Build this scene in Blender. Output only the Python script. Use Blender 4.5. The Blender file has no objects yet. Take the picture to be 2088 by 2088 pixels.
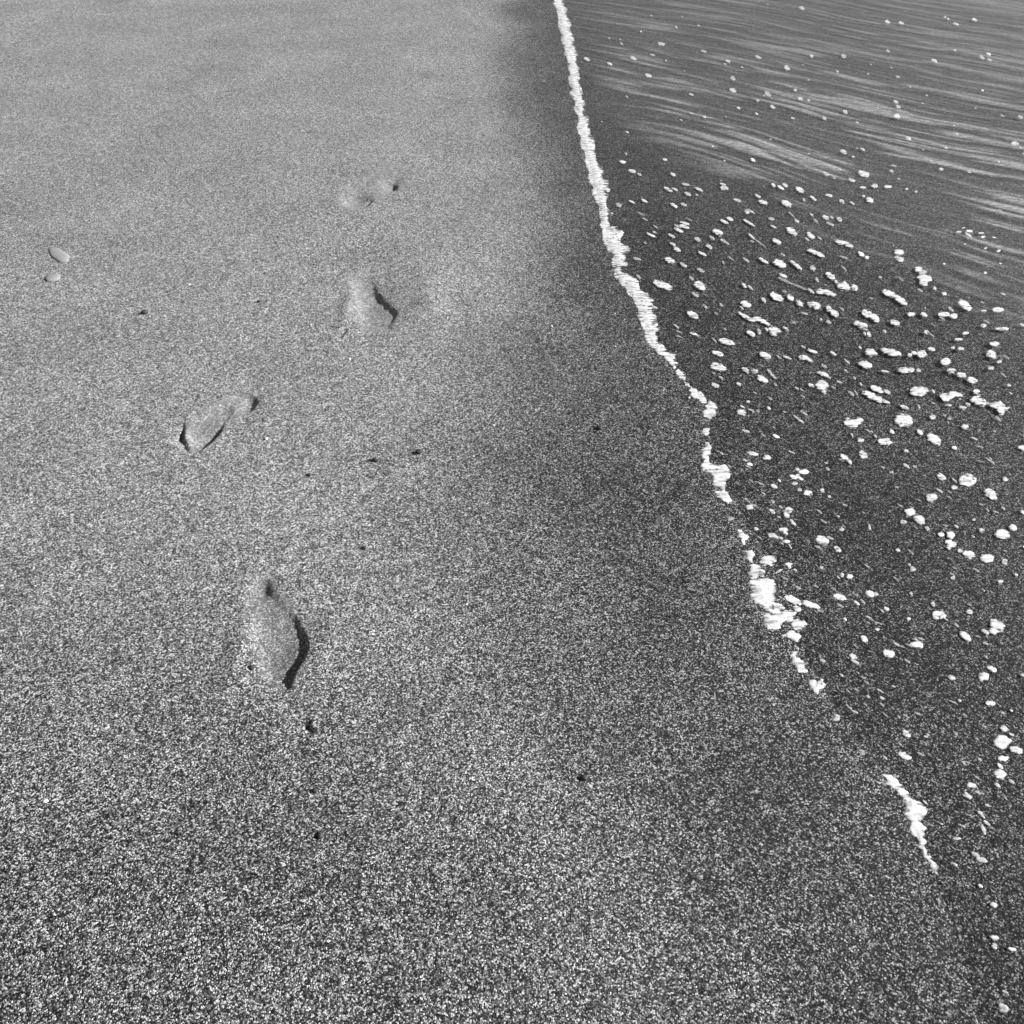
import bpy, math, random
import numpy as np

rng = np.random.RandomState(7)
random.seed(7)
scene = bpy.context.scene
COL = scene.collection

# ------------------------------------------------------------------ camera
H = 1.25                      # lens height over the sand (m)
PITCH = math.radians(46.0)    # looking down the beach
F = 1563.0                    # 28 mm lens, in units of the 2088-wide picture
C = 1044.0
cam_d = bpy.data.cameras.new('camera')
cam = bpy.data.objects.new('camera', cam_d)
COL.objects.link(cam)
cam.location = (0, 0, H)
cam.rotation_euler = (math.pi / 2 - PITCH, 0, 0)
cam_d.sensor_width = 36
cam_d.lens = 36 * F / 2088.0
cam_d.clip_start = 0.02
cam_d.clip_end = 3000
scene.camera = cam

# ------------------------------------------------------------------ sky and sun
SUN_EL = math.radians(31)
SUN_DIR = np.array([1.0, 0.10]); SUN_DIR /= np.linalg.norm(SUN_DIR)
w = bpy.data.worlds.new('World'); scene.world = w; w.use_nodes = True
nt = w.node_tree; nt.nodes.clear()
sky = nt.nodes.new('ShaderNodeTexSky'); sky.sky_type = 'NISHITA'; sky.sun_disc = False
sky.sun_elevation = SUN_EL
sky.sun_rotation = math.atan2(SUN_DIR[0], SUN_DIR[1])
bw = nt.nodes.new('ShaderNodeRGBToBW')            # black-and-white film: grey daylight
bg = nt.nodes.new('ShaderNodeBackground'); bg.inputs['Strength'].default_value = 0.05
ow = nt.nodes.new('ShaderNodeOutputWorld')
nt.links.new(sky.outputs[0], bw.inputs[0]); nt.links.new(bw.outputs[0], bg.inputs['Color'])
nt.links.new(bg.outputs[0], ow.inputs[0])
sd = bpy.data.lights.new('sun', 'SUN'); sd.energy = 5.0; sd.angle = math.radians(0.5); sd.color = (1, 1, 1)
sun = bpy.data.objects.new('sun', sd); COL.objects.link(sun)
sun.location = (6, 3, 6)
from mathutils import Vector
sun.rotation_euler = Vector((-SUN_DIR[0] * math.cos(SUN_EL), -SUN_DIR[1] * math.cos(SUN_EL), -math.sin(SUN_EL))).to_track_quat('-Z', 'Y').to_euler()

scene.view_settings.view_transform = 'Standard'
scene.view_settings.look = 'None'
scene.view_settings.exposure = 0.72
scene.view_settings.gamma = 1.0
scene.view_settings.use_curve_mapping = False
scene.render.engine = 'CYCLES'
scene.cycles.transparent_max_bounces = 16

# ------------------------------------------------------------------ helpers
def ground(p):
    """a direction seen from the lens -> the point of the flat beach (z = 0)"""
    p = np.asarray(p, float)
    u = (p[..., 0] - C) / F; v = (p[..., 1] - C) / F
    den = math.sin(PITCH) + v * math.cos(PITCH)
    t = H / den
    return np.stack([u * t, t * (math.cos(PITCH) - v * math.sin(PITCH))], -1)

def hsh(ix, iy, s):
    h = np.sin(ix * 127.1 + iy * 311.7 + s * 74.7) * 43758.5453
    return h - np.floor(h)

def vnoise(x, y, s=0.0):
    ix = np.floor(x); iy = np.floor(y); fx = x - ix; fy = y - iy
    fx = fx * fx * (3 - 2 * fx); fy = fy * fy * (3 - 2 * fy)
    a = hsh(ix, iy, s); b = hsh(ix + 1, iy, s); c = hsh(ix, iy + 1, s); d = hsh(ix + 1, iy + 1, s)
    return (a + (b - a) * fx) * (1 - fy) + (c + (d - c) * fx) * fy

def sstep(a, b, x):
    t = np.clip((x - a) / (b - a), 0, 1)
    return t * t * (3 - 2 * t)

def poly_dist(P, L):
    """distance, side (+ = left of travel) and parameter along an open polyline, for points P"""
    best = np.full(len(P), 1e18); side = np.zeros(len(P)); par = np.zeros(len(P))
    for i in range(len(L) - 1):
        a = L[i]; e = L[i + 1] - a; d = P - a
        t = np.clip((d @ e) / max(e @ e, 1e-12), 0, 1)
        q = d - t[:, None] * e
        r = (q ** 2).sum(1)
        cr = e[0] * d[:, 1] - e[1] * d[:, 0]
        m = r < best
        best[m] = r[m]; side[m] = np.sign(cr[m]); par[m] = (i + t)[m]
    return np.sqrt(best), side, par

def inside(P, poly):
    n = len(poly); c = np.zeros(len(P), bool); j = n - 1
    for i in range(n):
        xi, yi = poly[i]; xj, yj = poly[j]
        if yi != yj:
            m = ((yi > P[:, 1]) != (yj > P[:, 1])) & (P[:, 0] < (xj - xi) * (P[:, 1] - yi) / (yj - yi) + xi)
            c ^= m
        j = i
    return c

def poly_sdf(P, poly):
    L = np.vstack([poly, poly[:1]])
    d, _, _ = poly_dist(P, L)
    return np.where(inside(P, poly), -d, d)

def cap_sdf(P, a, b, r):
    a = np.asarray(a, float); e = np.asarray(b, float) - a; d = P - a
    t = np.clip((d @ e) / max(e @ e, 1e-9), 0, 1)
    return np.sqrt(((d - t[:, None] * e) ** 2).sum(1)) - r

def fleck_sdf(P, a, b, r):
    """an oval drawn out along a-b, or a round blob"""
    a = np.asarray(a, float); b = np.asarray(b, float); e = b - a; n = np.hypot(*e)
    if n < 0.5 * r: return cap_sdf(P, a, b, r)
    e = e / n; d = P - (a + b) / 2; L = n / 2 + r * 1.05
    u = d @ e; v = d @ np.array([-e[1], e[0]])
    k = np.sqrt((u / L) ** 2 + (v / (r * 1.08)) ** 2)
    g = np.sqrt((u / L ** 2) ** 2 + (v / (r * 1.08) ** 2) ** 2)
    return np.where(k > 1e-3, k * (k - 1) / np.maximum(g, 1e-6), -r)

def tag(o, label=None, cat=None, group=None, kind=None):
    if label: o['label'] = label
    if cat: o['category'] = cat
    if group: o['group'] = group
    if kind: o['kind'] = kind
    return o

def mesh_obj(name, V, Fc, mat, origin=None, attrs=None, smooth=True):
    V = np.asarray(V, float)
    if origin is None: origin = np.zeros(3)
    me = bpy.data.meshes.new(name)
    Fc = np.asarray(Fc, np.int32); k = Fc.shape[1]
    me.vertices.add(len(V)); me.vertices.foreach_set('co', (V - origin).astype(np.float32).ravel())
    me.loops.add(Fc.size); me.loops.foreach_set('vertex_index', Fc.ravel())
    me.polygons.add(len(Fc)); me.polygons.foreach_set('loop_start', np.arange(0, Fc.size, k, dtype=np.int32))
    me.polygons.foreach_set('loop_total', np.full(len(Fc), k, np.int32))
    me.update(calc_edges=True)
    me.polygons.foreach_set('use_smooth', np.full(len(Fc), smooth))
    for an, av in (attrs or {}).items():
        at = me.attributes.new(an, 'FLOAT', 'POINT'); at.data.foreach_set('value', np.asarray(av, np.float32))
    me.validate()
    me.materials.append(mat)
    o = bpy.data.objects.new(name, me); COL.objects.link(o); o.location = origin
    return o

# ------------------------------------------------------------------ materials
def new_mat(name):
    m = bpy.data.materials.new(name); m.use_nodes = True
    n = m.node_tree; n.nodes.clear()
    out = n.nodes.new('ShaderNodeOutputMaterial')
    return m, n, out

def N(n, t, **kw):
    x = n.nodes.new(t)
    for k, v in kw.items():
        if k.startswith('i_'): x.inputs[k[2:].replace('_', ' ')].default_value = v
        else: setattr(x, k, v)
    return x

def math_node(n, op, a=None, b=None, clamp=False):
    x = n.nodes.new('ShaderNodeMath'); x.operation = op; x.use_clamp = clamp
    for i, v in enumerate((a, b)):
        if v is None: continue
        if isinstance(v, (int, float)): x.inputs[i].default_value = v
        else: n.links.new(v, x.inputs[i])
    return x.outputs[0]

def ramp(n, fac, stops, interp='LINEAR'):
    r = n.nodes.new('ShaderNodeValToRGB'); r.color_ramp.interpolation = interp
    el = r.color_ramp.elements
    while len(el) < len(stops): el.new(0.5)
    for e, (p, v) in zip(el, stops): e.position = p; e.color = (v, v, v, 1)
    n.links.new(fac, r.inputs[0])
    return r.outputs[0]

def sand_material():
    m, n, out = new_mat('black_sand'); L = n.links
    geo = N(n, 'ShaderNodeNewGeometry')
    wet = N(n, 'ShaderNodeAttribute', attribute_name='wet')  # shore wetness, plus the light falloff painted on the near sand
    vo = N(n, 'ShaderNodeTexVoronoi', voronoi_dimensions='3D', feature='F1'); vo.inputs['Scale'].default_value = 490
    vo.inputs['Randomness'].default_value = 1.0
    L.new(geo.outputs['Position'], vo.inputs['Vector'])
    sep = N(n, 'ShaderNodeSeparateColor'); L.new(vo.outputs['Color'], sep.inputs[0])
    alb = ramp(n, sep.outputs[0], [(0.0, 0.015), (0.30, 0.065), (0.52, 0.18), (0.75, 0.41), (0.91, 0.73), (1.0, 0.88)])  # mixed grain colours, their spread also painting the shadows between grains
    # drifts of slightly paler and darker grains
    no = N(n, 'ShaderNodeTexNoise'); no.inputs['Scale'].default_value = 3.0; no.inputs['Detail'].default_value = 6
    L.new(geo.outputs['Position'], no.inputs['Vector'])
    dr = ramp(n, no.outputs[0], [(0.3, 0.86), (0.7, 1.10)])
    # loose clusters of grains, some pale, some black
    v2 = N(n, 'ShaderNodeTexVoronoi', voronoi_dimensions='3D', feature='F1'); v2.inputs['Scale'].default_value = 165
    L.new(geo.outputs['Position'], v2.inputs['Vector'])
    s2 = N(n, 'ShaderNodeSeparateColor'); L.new(v2.outputs['Color'], s2.inputs[0])
    cl = ramp(n, s2.outputs[0], [(0.0, 0.68), (0.5, 0.98), (1.0, 1.32)])
    a2 = math_node(n, 'MULTIPLY', math_node(n, 'MULTIPLY', alb, dr), cl)
    v3 = N(n, 'ShaderNodeTexVoronoi', voronoi_dimensions='3D', feature='F1'); v3.inputs['Scale'].default_value = 85
    L.new(geo.outputs['Position'], v3.inputs['Vector'])
    s3 = N(n, 'ShaderNodeSeparateColor'); L.new(v3.outputs['Color'], s3.inputs[0])
    a2 = math_node(n, 'MULTIPLY', a2, ramp(n, s3.outputs[0], [(0.0, 0.86), (1.0, 1.15)]))
    a2 = math_node(n, 'MINIMUM', a2, 0.9)
    press = N(n, 'ShaderNodeAttribute', attribute_name='press')      # trodden sand is packed, its grains ground together
    mixp = N(n, 'ShaderNodeMix', data_type='FLOAT'); mixp.inputs['B'].default_value = 0.27
    L.new(math_node(n, 'MULTIPLY', press.outputs['Fac'], 0.45), mixp.inputs['Factor']); L.new(a2, mixp.inputs['A'])
    a2 = mixp.outputs['Result']
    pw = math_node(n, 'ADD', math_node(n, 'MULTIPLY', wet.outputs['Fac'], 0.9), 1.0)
    wet_falloff_mul = ramp(n, wet.outputs['Fac'], [(0.0, 1.0), (1.0, 0.60)])
    a3 = math_node(n, 'MULTIPLY', math_node(n, 'POWER', a2, pw), wet_falloff_mul)
    p = N(n, 'ShaderNodeBsdfPrincipled')
    L.new(a3, p.inputs['Base Color'])
    rg = ramp(n, wet.outputs['Fac'], [(0.0, 0.6), (1.0, 0.5)])
    L.new(ramp(n, wet.outputs['Fac'], [(0.0, 0.25), (1.0, 0.14)]), p.inputs['Specular IOR Level'])
    L.new(rg, p.inputs['Roughness'])
    # rounded grains: each cell a small dome, its height by chance
    h1 = math_node(n, 'MULTIPLY', vo.outputs['Distance'], -1.0)
    h2 = math_node(n, 'MULTIPLY', sep.outputs[1], 0.7)
    hh = math_node(n, 'ADD', h1, h2)
    b = N(n, 'ShaderNodeBump'); b.inputs['Strength'].default_value = 1.0; b.inputs['Distance'].default_value = 0.0012
    L.new(hh, b.inputs['Height']); L.new(b.outputs[0], p.inputs['Normal'])
    L.new(p.outputs[0], out.inputs[0])
    return m

def water_material():
    m, n, out = new_mat('shallow_water'); L = n.links
    geo = N(n, 'ShaderNodeNewGeometry')
    film = N(n, 'ShaderNodeAttribute', attribute_name='film')
    tr = N(n, 'ShaderNodeBsdfTransparent'); tr.inputs[0].default_value = (0.87, 0.87, 0.87, 1)
    gl = N(n, 'ShaderNodeBsdfGlossy'); gl.inputs['Roughness'].default_value = 0.12
    gl.inputs[0].default_value = (1, 1, 1, 1)
    # tiny wavelets
    mp = N(n, 'ShaderNodeMapping'); L.new(geo.outputs['Position'], mp.inputs[0])
    mp.inputs['Rotation'].default_value = (0, 0, math.radians(18)); mp.inputs['Scale'].default_value = (0.35, 1, 1)
    no = N(n, 'ShaderNodeTexNoise'); no.inputs['Scale'].default_value = 60; no.inputs['Detail'].default_value = 4
    L.new(mp.outputs[0], no.inputs['Vector'])
    b = N(n, 'ShaderNodeBump'); b.inputs['Strength'].default_value = 0.35; b.inputs['Distance'].default_value = 0.004
    L.new(no.outputs[0], b.inputs['Height'])
    L.new(b.outputs[0], gl.inputs['Normal'])
    # reflectance of a water film, the same from above and from below
    dp = N(n, 'ShaderNodeVectorMath', operation='DOT_PRODUCT'); L.new(b.outputs[0], dp.inputs[0]); L.new(geo.outputs['Incoming'], dp.inputs[1])
    c_ = math_node(n, 'ABSOLUTE', dp.outputs['Value']); om = math_node(n, 'SUBTRACT', 1.0, c_, clamp=True)
    p5 = math_node(n, 'POWER', om, 5.0); fr_ = math_node(n, 'ADD', math_node(n, 'MULTIPLY', p5, 0.98), 0.02, clamp=True)
    mx = N(n, 'ShaderNodeMixShader'); L.new(fr_, mx.inputs[0]); L.new(tr.outputs[0], mx.inputs[1]); L.new(gl.outputs[0], mx.inputs[2])
    # pale diffuse streaks along the ripples
    df = N(n, 'ShaderNodeBsdfDiffuse'); df.inputs[0].default_value = (0.62, 0.62, 0.62, 1)
    n2 = N(n, 'ShaderNodeTexNoise'); n2.inputs['Scale'].default_value = 130; n2.inputs['Detail'].default_value = 3
    L.new(mp.outputs[0], n2.inputs['Vector'])
    g = ramp(n, n2.outputs[0], [(0.35, 0.35), (0.65, 1.0)])
    fm = math_node(n, 'MULTIPLY', film.outputs['Fac'], g, clamp=True)
    m2 = N(n, 'ShaderNodeMixShader'); L.new(fm, m2.inputs[0]); L.new(mx.outputs[0], m2.inputs[1]); L.new(df.outputs[0], m2.inputs[2])
    L.new(m2.outputs[0], out.inputs[0])
    return m

def foam_material():
    m, n, out = new_mat('sea_foam'); L = n.links
    geo = N(n, 'ShaderNodeNewGeometry')
    edge = N(n, 'ShaderNodeAttribute', attribute_name='edge'); dens = N(n, 'ShaderNodeAttribute', attribute_name='dens')
    mp = N(n, 'ShaderNodeMapping'); L.new(geo.outputs['Position'], mp.inputs[0])
    mp.inputs['Rotation'].default_value = (0, 0, math.radians(38)); mp.inputs['Scale'].default_value = (0.3, 1, 1)
    no = N(n, 'ShaderNodeTexNoise'); no.inputs['Scale'].default_value = 150; no.inputs['Detail'].default_value = 4
    L.new(mp.outputs[0], no.inputs['Vector'])
    vo = N(n, 'ShaderNodeTexVoronoi', feature='F1'); vo.inputs['Scale'].default_value = 80
    L.new(geo.outputs['Position'], vo.inputs['Vector'])
    hole = ramp(n, vo.outputs['Distance'], [(0.14, 0.15), (0.34, 1.0)])
    sepv = N(n, 'ShaderNodeSeparateColor'); L.new(vo.outputs['Color'], sepv.inputs[0])
    rare = ramp(n, sepv.outputs[0], [(0.28, 0.0), (0.34, 1.0)])
    holes = math_node(n, 'MAXIMUM', hole, rare)
    e1 = math_node(n, 'MULTIPLY', edge.outputs['Fac'], 1.5)
    e2 = math_node(n, 'SUBTRACT', no.outputs[0], 0.5)
    e3 = math_node(n, 'MULTIPLY', e2, 3.8)
    e4 = math_node(n, 'ADD', e1, e3, clamp=True)
    e5 = math_node(n, 'MULTIPLY', e4, dens.outputs['Fac'])
    e6 = math_node(n, 'MULTIPLY', e5, holes, clamp=True)
    p = N(n, 'ShaderNodeBsdfPrincipled'); L.new(ramp(n, no.outputs[0], [(0.34, 0.34), (0.5, 0.60), (0.62, 0.76)]), p.inputs['Base Color'])
    p.inputs['Roughness'].default_value = 0.6
    bn = N(n, 'ShaderNodeTexVoronoi', feature='F1'); bn.inputs['Scale'].default_value = 420
    L.new(geo.outputs['Position'], bn.inputs['Vector'])
    b = N(n, 'ShaderNodeBump'); b.inputs['Strength'].default_value = 0.25; b.inputs['Distance'].default_value = 0.001
    L.new(bn.outputs['Distance'], b.inputs['Height']); L.new(b.outputs[0], p.inputs['Normal'])
    L.new(e6, p.inputs['Alpha'])
    L.new(p.outputs[0], out.inputs[0])
    return m

def stone_material(name, col, rough=0.6, vary=0.3):
    m, n, out = new_mat(name); L = n.links
    geo = N(n, 'ShaderNodeNewGeometry')
    no = N(n, 'ShaderNodeTexNoise'); no.inputs['Scale'].default_value = 160; no.inputs['Detail'].default_value = 5
    L.new(geo.outputs['Position'], no.inputs['Vector'])
    c = ramp(n, no.outputs[0], [(0.3, col * (1 - vary)), (0.7, col * (1 + vary))])
    p = N(n, 'ShaderNodeBsdfPrincipled'); L.new(c, p.inputs['Base Color']); p.inputs['Roughness'].default_value = rough
    b = N(n, 'ShaderNodeBump'); b.inputs['Strength'].default_value = 0.3; b.inputs['Distance'].default_value = 0.001
    L.new(no.outputs[0], b.inputs['Height']); L.new(b.outputs[0], p.inputs['Normal'])
    L.new(p.outputs[0], out.inputs[0])
    return m

M_SAND = sand_material(); M_WATER = water_material(); M_FOAM = foam_material()
M_PALE = stone_material('pale_stone', 0.27, 0.7, 0.2); M_DARK = stone_material('dark_stone', 0.045); M_CHIP = stone_material('white_shell', 0.75, 0.4, 0.1)
M_TWIG = stone_material('dark_twig', 0.02)

# ------------------------------------------------------------------ the waterline (where the swash stops)
EDGE_PX = np.array([(1135, 0), (1150, 100), (1172, 200), (1190, 290), (1212, 374), (1220, 400), (1225, 430), (1234, 468), (1238, 499),
    (1252, 520), (1255, 541), (1256, 555), (1270, 580), (1294, 605), (1308, 637), (1312, 660), (1318, 687), (1332, 704), (1345, 714),
    (1362, 733), (1376, 752), (1387, 768), (1397, 780), (1409, 795), (1418, 805), (1436, 822), (1442, 834), (1441, 853), (1437, 879),
    (1441, 907), (1439, 930), (1440, 950), (1455, 973), (1464, 993), (1470, 1010), (1484, 1028), (1490, 1057), (1507, 1088), (1516, 1107),
    (1525, 1129), (1532, 1156), (1537, 1193), (1545, 1227), (1555, 1243), (1558, 1258), (1565, 1274), (1578, 1285), (1600, 1300),
    (1618, 1332), (1632, 1368), (1654, 1392), (1668, 1413), (1701, 1471), (1745, 1530), (1801, 1579), (1822, 1604), (1843, 1632),
    (1855, 1660), (1864, 1695), (1876, 1718), (1905, 1790), (1950, 1900), (2005, 2088)], float)
E = ground(EDGE_PX)
d0 = E[0] - E[1]; d1 = E[-1] - E[-2]
far = E[0] + np.array([-0.12, 1.0]) * 1.0
EDGE = np.vstack([[(-90, 800), (-3, 40), far], E, [E[-1] + np.array([0.08, -0.3]), (0.9, -2), (3, -20), (60, -400)]])

def shore(P):
    """signed distance to the waterline, + on the water side"""
    d, s, _ = poly_dist(P, EDGE)
    return d * s

# travel runs from far to near; water is on the picture's right = left of travel
# ------------------------------------------------------------------ footprints (relief of the sand)
def S(px, ox, oy):            # points read off a 700-unit detail of the photograph
    return [(ox + x * 0.36232, oy + y * 0.36232, *r) for x, y, *r in px]

CLIFFS = []   # polyline (world), depth (m), low-side sign, reach, softness
def cliff(px, ref, reach=0.05, soft=0.0016, lip=0.22, k=1.0):
    a = np.array(px, float); L = ground(a[:, :2]); D = a[:, 2] * 0.001 * k
    r = ground(np.array([ref]))
    _, s, _ = poly_dist(r, L)
    CLIFFS.append((L, D, s[0], reach, soft, lip))

OUT = []
def ss(p, o): return S([p], *o)[0][:2]
o1 = (0, 1050)
cliff(S([(1472, 330, 0), (1502, 365, 2), (1530, 440, 3), (1580, 500, 2), (1650, 570, 5), (1700, 650, 8), (1730, 720, 11), (1716, 780, 13),
         (1675, 850, 16), (1645, 910, 15), (1632, 960, 9), (1640, 1000, 0)], *o1), ss((1560, 740), o1), 0.045)
cliff(S([(1395, 540, 0), (1405, 640, 16), (1425, 740, 22), (1455, 850, 19), (1520, 930, 9), (1590, 985, 0)], *o1), ss((1560, 740), o1), 0.06, 0.010, 0.5)
cliff(S([(1380, 330, 0), (1400, 420, 9), (1440, 500, 0)], *o1), ss((1500, 420), o1), 0.04, 0.012, 0.5)
OUT.append(('footprint', S([(1420, 310), (1500, 315), (1570, 430), (1690, 560), (1770, 720), (1710, 900), (1655, 1010), (1560, 980), (1440, 880),
            (1385, 720), (1370, 560), (1345, 430)], *o1), 'nearest footprint, lower in the photo, with a deep dark crescent right wall'))
o2 = (0, 350)
cliff(S([(1400, 1248, 2), (1438, 1272, 11), (1440, 1300, 12), (1412, 1340, 10), (1360, 1360, 6), (1310, 1358, 2)], *o2), ss((1370, 1310), o2), 0.03, k=0.75)
cliff(S([(1260, 1410, 2), (1225, 1475, 10), (1180, 1525, 12), (1135, 1555, 11), (1085, 1582, 9), (1070, 1592, 0)], *o2), ss((1130, 1450), o2), 0.04, k=1.6)
cliff(S([(1037, 1425, 4), (1030, 1470, 10), (1028, 1490, 12), (1045, 1535, 5)], *o2), ss((980, 1480), o2), 0.016, 0.0016, 0.5, k=1.6)
cliff(S([(1000, 1450, 0), (1090, 1390, 4), (1220, 1320, 4), (1330, 1260, 3), (1380, 1235, 0)], *o2), ss((1200, 1420), o2), 0.05, 0.009, 0.5, k=1.8)
OUT.append(('footprint', S([(1340, 1225), (1450, 1215), (1475, 1300), (1400, 1375), (1260, 1440), (1240, 1510), (1090, 1605), (1000, 1570), (975, 1450),
            (1060, 1370), (1200, 1290)], *o2), 'shallow slanting footprint with thin dark cracks, left of the others'))
o3 = (600, 350)
cliff(S([(415, 568, 0), (440, 612, 9), (470, 680, 17), (510, 722, 16), (550, 762, 19), (572, 795, 18), (545, 840, 12), (530, 880, 7), (495, 895, 0)], *o3),
      ss((430, 800), o3), 0.06, 0.004, k=0.62)
cliff(S([(780, 540, 0), (845, 660, 7), (855, 760, 8), (820, 860, 6), (780, 930, 0)], *o3), ss((950, 760), o3), 0.06, 0.015, 0.9)
cliff(S([(300, 580, 0), (325, 620, 8), (345, 700, 10), (362, 790, 9), (395, 875, 6), (430, 910, 0)], *o3), ss((450, 780), o3), 0.06, 0.013, 0.5, k=1.9)
OUT.append(('footprint', S([(290, 570), (420, 550), (500, 670), (600, 780), (560, 890), (480, 915), (390, 900), (330, 800), (300, 690)], *o3),
            'footprint with soft blurred dark wall, nearer the foam, upper middle'))
cliff(S([(398, 200, 0), (418, 178, 9), (440, 158, 8), (452, 150, 0)], *o3), ss((400, 160), o3), 0.03, 0.003, k=1.5)
cliff(S([(540, 60, 2), (572, 78, 9), (576, 92, 10), (558, 104, 4)], *o3), ss((530, 85), o3), 0.03, 0.003, k=1.5)
cliff(S([(262, 110, 0), (275, 165, 7), (300, 220, 0)], *o3), ss((330, 160), o3), 0.06, 0.012, 0.5, k=2.2)
OUT.append(('footprint', S([(250, 100), (330, 50), (520, -60), (620, -20), (620, 70), (590, 115), (460, 185), (400, 225), (280, 240)], *o3),
            'farthest, faintest footprint, at the top edge of the photo'))
BOWLS = []
def bowl(px, o, rx, ry, dep):
    c = np.array(ss(px, o)); k = 0.36232
    g = ground(np.array([c, c + [rx * k, 0], c + [0, ry * k]]))
    BOWLS.append((g[0], abs(g[1, 0] - g[0, 0]), np.hypot(*(g[2] - g[0])), dep * 0.001))
bowl((1462, 415), o1, 60, 62, 10); bowl((1570, 730), o1, 110, 170, 7); bowl((1500, 520), o1, 60, 70, 4)
bowl((1350, 720), o1, 60, 170, -5); bowl((1840, 720), o1, 80, 160, -3)
bowl((1385, 1295), o2, 46, 46, 7); bowl((1120, 1470), o2, 85, 80, 6); bowl((1250, 1350), o2, 70, 45, 4); bowl((985, 1540), o2, 40, 60, -5)
bowl((430, 735), o3, 85, 130, 8); bowl((300, 740), o3, 40, 130, -6); bowl((740, 730), o3, 110, 150, -9)
bowl((355, 150), o3, 60, 45, 9); bowl((545, 70), o3, 45, 40, 9)
# a dragged toe mark below the nearest print and two grazed cracks
cliff(S([(1728, 1135, 0), (1742, 1180, 8), (1752, 1205, 7), (1785, 1225, 0)], *o1), ss((1700, 1200), o1), 0.02, 0.0016, k=1.25)
cliff(S([(258, 945, 0), (275, 915, 5), (295, 890, 5), (312, 875, 0)], *o3), ss((250, 900), o3), 0.012, 0.0016, k=1.8)

def sand_z(P, d=None, relief=True):
    if d is None: d = shore(P)
    z = np.where(d > 0, -0.004 * np.minimum(d, 3) - 0.05 * np.clip(d - 3, 0, 25), 0.0)
    near = np.exp(-(np.maximum(np.hypot(P[:, 0], P[:, 1]) - 6, 0) / 6))
    z += (0.0022 * (vnoise(P[:, 0] * 5, P[:, 1] * 5, 1) - .5) + 0.006 * (vnoise(P[:, 0] * 1.6, P[:, 1] * 1.6, 2) - .5)) * near
    rise = np.maximum(-d - 3.0, 0); z += np.minimum(0.03 * rise, 4)
    if relief:
        for L, D, sg, reach, soft, lip in CLIFFS:
            lo = L.min(0) - 0.2; hi = L.max(0) + 0.2
            idx = np.where((P[:, 0] > lo[0]) & (P[:, 0] < hi[0]) & (P[:, 1] > lo[1]) & (P[:, 1] < hi[1]))[0]
            if not len(idx): continue
            Q = P[idx] + 0.0022 * (np.stack([vnoise(P[idx, 0] * 210, P[idx, 1] * 210, 4), vnoise(P[idx, 0] * 210, P[idx, 1] * 210, 5)], -1) - .5) * 2
            dd, sd_, par = poly_dist(Q, L)
            t = dd * sd_ * sg                      # + on the low side
            i0 = np.clip(par.astype(int), 0, len(D) - 2); f = par - i0
            dep = D[i0] * (1 - f) + D[i0 + 1] * f
            g = 1 / (1 + np.exp(-np.clip(t / soft, -30, 30)))
            z[idx] += -dep * g * np.exp(-np.maximum(t, 0) / reach) + lip * dep * (1 - g) * np.exp(-np.maximum(-t, 0) / 0.02)
        for c_, rx, ry, dp in BOWLS:
            z += -dp * np.exp(-((P[:, 0] - c_[0]) / rx) ** 2 - ((P[:, 1] - c_[1]) / ry) ** 2)
    return z

def axis(dense, step, mid, mstep, lo, hi):
    a = list(np.arange(dense[0], dense[1], step))
    x = dense[1]
    while x < mid[1]: a.append(x); x += mstep
    s = mstep
    while x < hi: a.append(x); s *= 1.25; x += s
    a.append(hi); x = dense[0] - mstep; b = []
    while x > mid[0]: b.append(x); x -= mstep
    s = mstep
    while x > lo: b.append(x); s *= 1.25; x -= s
    b.append(lo)
    return np.array(b[::-1] + a)

outw = [ground(np.array(o[1])) for o in OUT]
lo = np.min([p.min(0) for p in outw], 0) - 0.03; hi = np.max([p.max(0) for p in outw], 0) + 0.03
lo[1] = min(lo[1], ground(np.array([(640, 1510)]))[0, 1])
gx = axis((lo[0], hi[0]), 0.004, (-3.2, 3.4), 0.018, -600, 600)
gy = axis((lo[1], hi[1]), 0.004, (0.0, 6.5), 0.018, -300, 900)
GX, GY = np.meshgrid(gx, gy); P = np.stack([GX.ravel(), GY.ravel()], -1)
D_sh = shore(P)
Z = sand_z(P, D_sh)
dense = (P[:, 0] > lo[0]) & (P[:, 0] < hi[0]) & (P[:, 1] > lo[1]) & (P[:, 1] < hi[1])
Z[dense] += (rng.rand(dense.sum()) - 0.5) * 0.0014
wob = 0.22 * (vnoise(P[:, 0] * 2.2, P[:, 1] * 2.2, 9) - .5) + 0.10 * (vnoise(P[:, 0] * 6, P[:, 1] * 6, 10) - .5)
WET_FALLOFF = 0.92 * (1 - sstep(0.0, 0.46 + 0.55 * (1 - sstep(0.8, 2.4, P[:, 1])), -D_sh + 0.7 * wob))
WET_FALLOFF = np.where(D_sh > 0, 1.0, WET_FALLOFF)
near_falloff = 0.45 * (1 - sstep(0.35, 1.25, P[:, 1] + wob))          # light falloff painted in: nearest sand darkened as if wetter
WET_FALLOFF = np.maximum(WET_FALLOFF, near_falloff)
PRESS = np.zeros(len(P))
for po in outw:
    near_ = np.where((P[:, 0] > po[:, 0].min() - .1) & (P[:, 0] < po[:, 0].max() + .1) & (P[:, 1] > po[:, 1].min() - .1) & (P[:, 1] < po[:, 1].max() + .1))[0]
    PRESS[near_] = np.maximum(PRESS[near_], 1 - sstep(-0.03, 0.02, poly_sdf(P[near_], po) + 0.02 * (vnoise(P[near_, 0] * 40, P[near_, 1] * 40, 6) - .5)))
V_lump = 0.0024 * (vnoise(P[:, 0] * 55, P[:, 1] * 55, 13) - .5) + 0.0014 * (vnoise(P[:, 0] * 120, P[:, 1] * 120, 14) - .5)
Z += V_lump * PRESS
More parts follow.
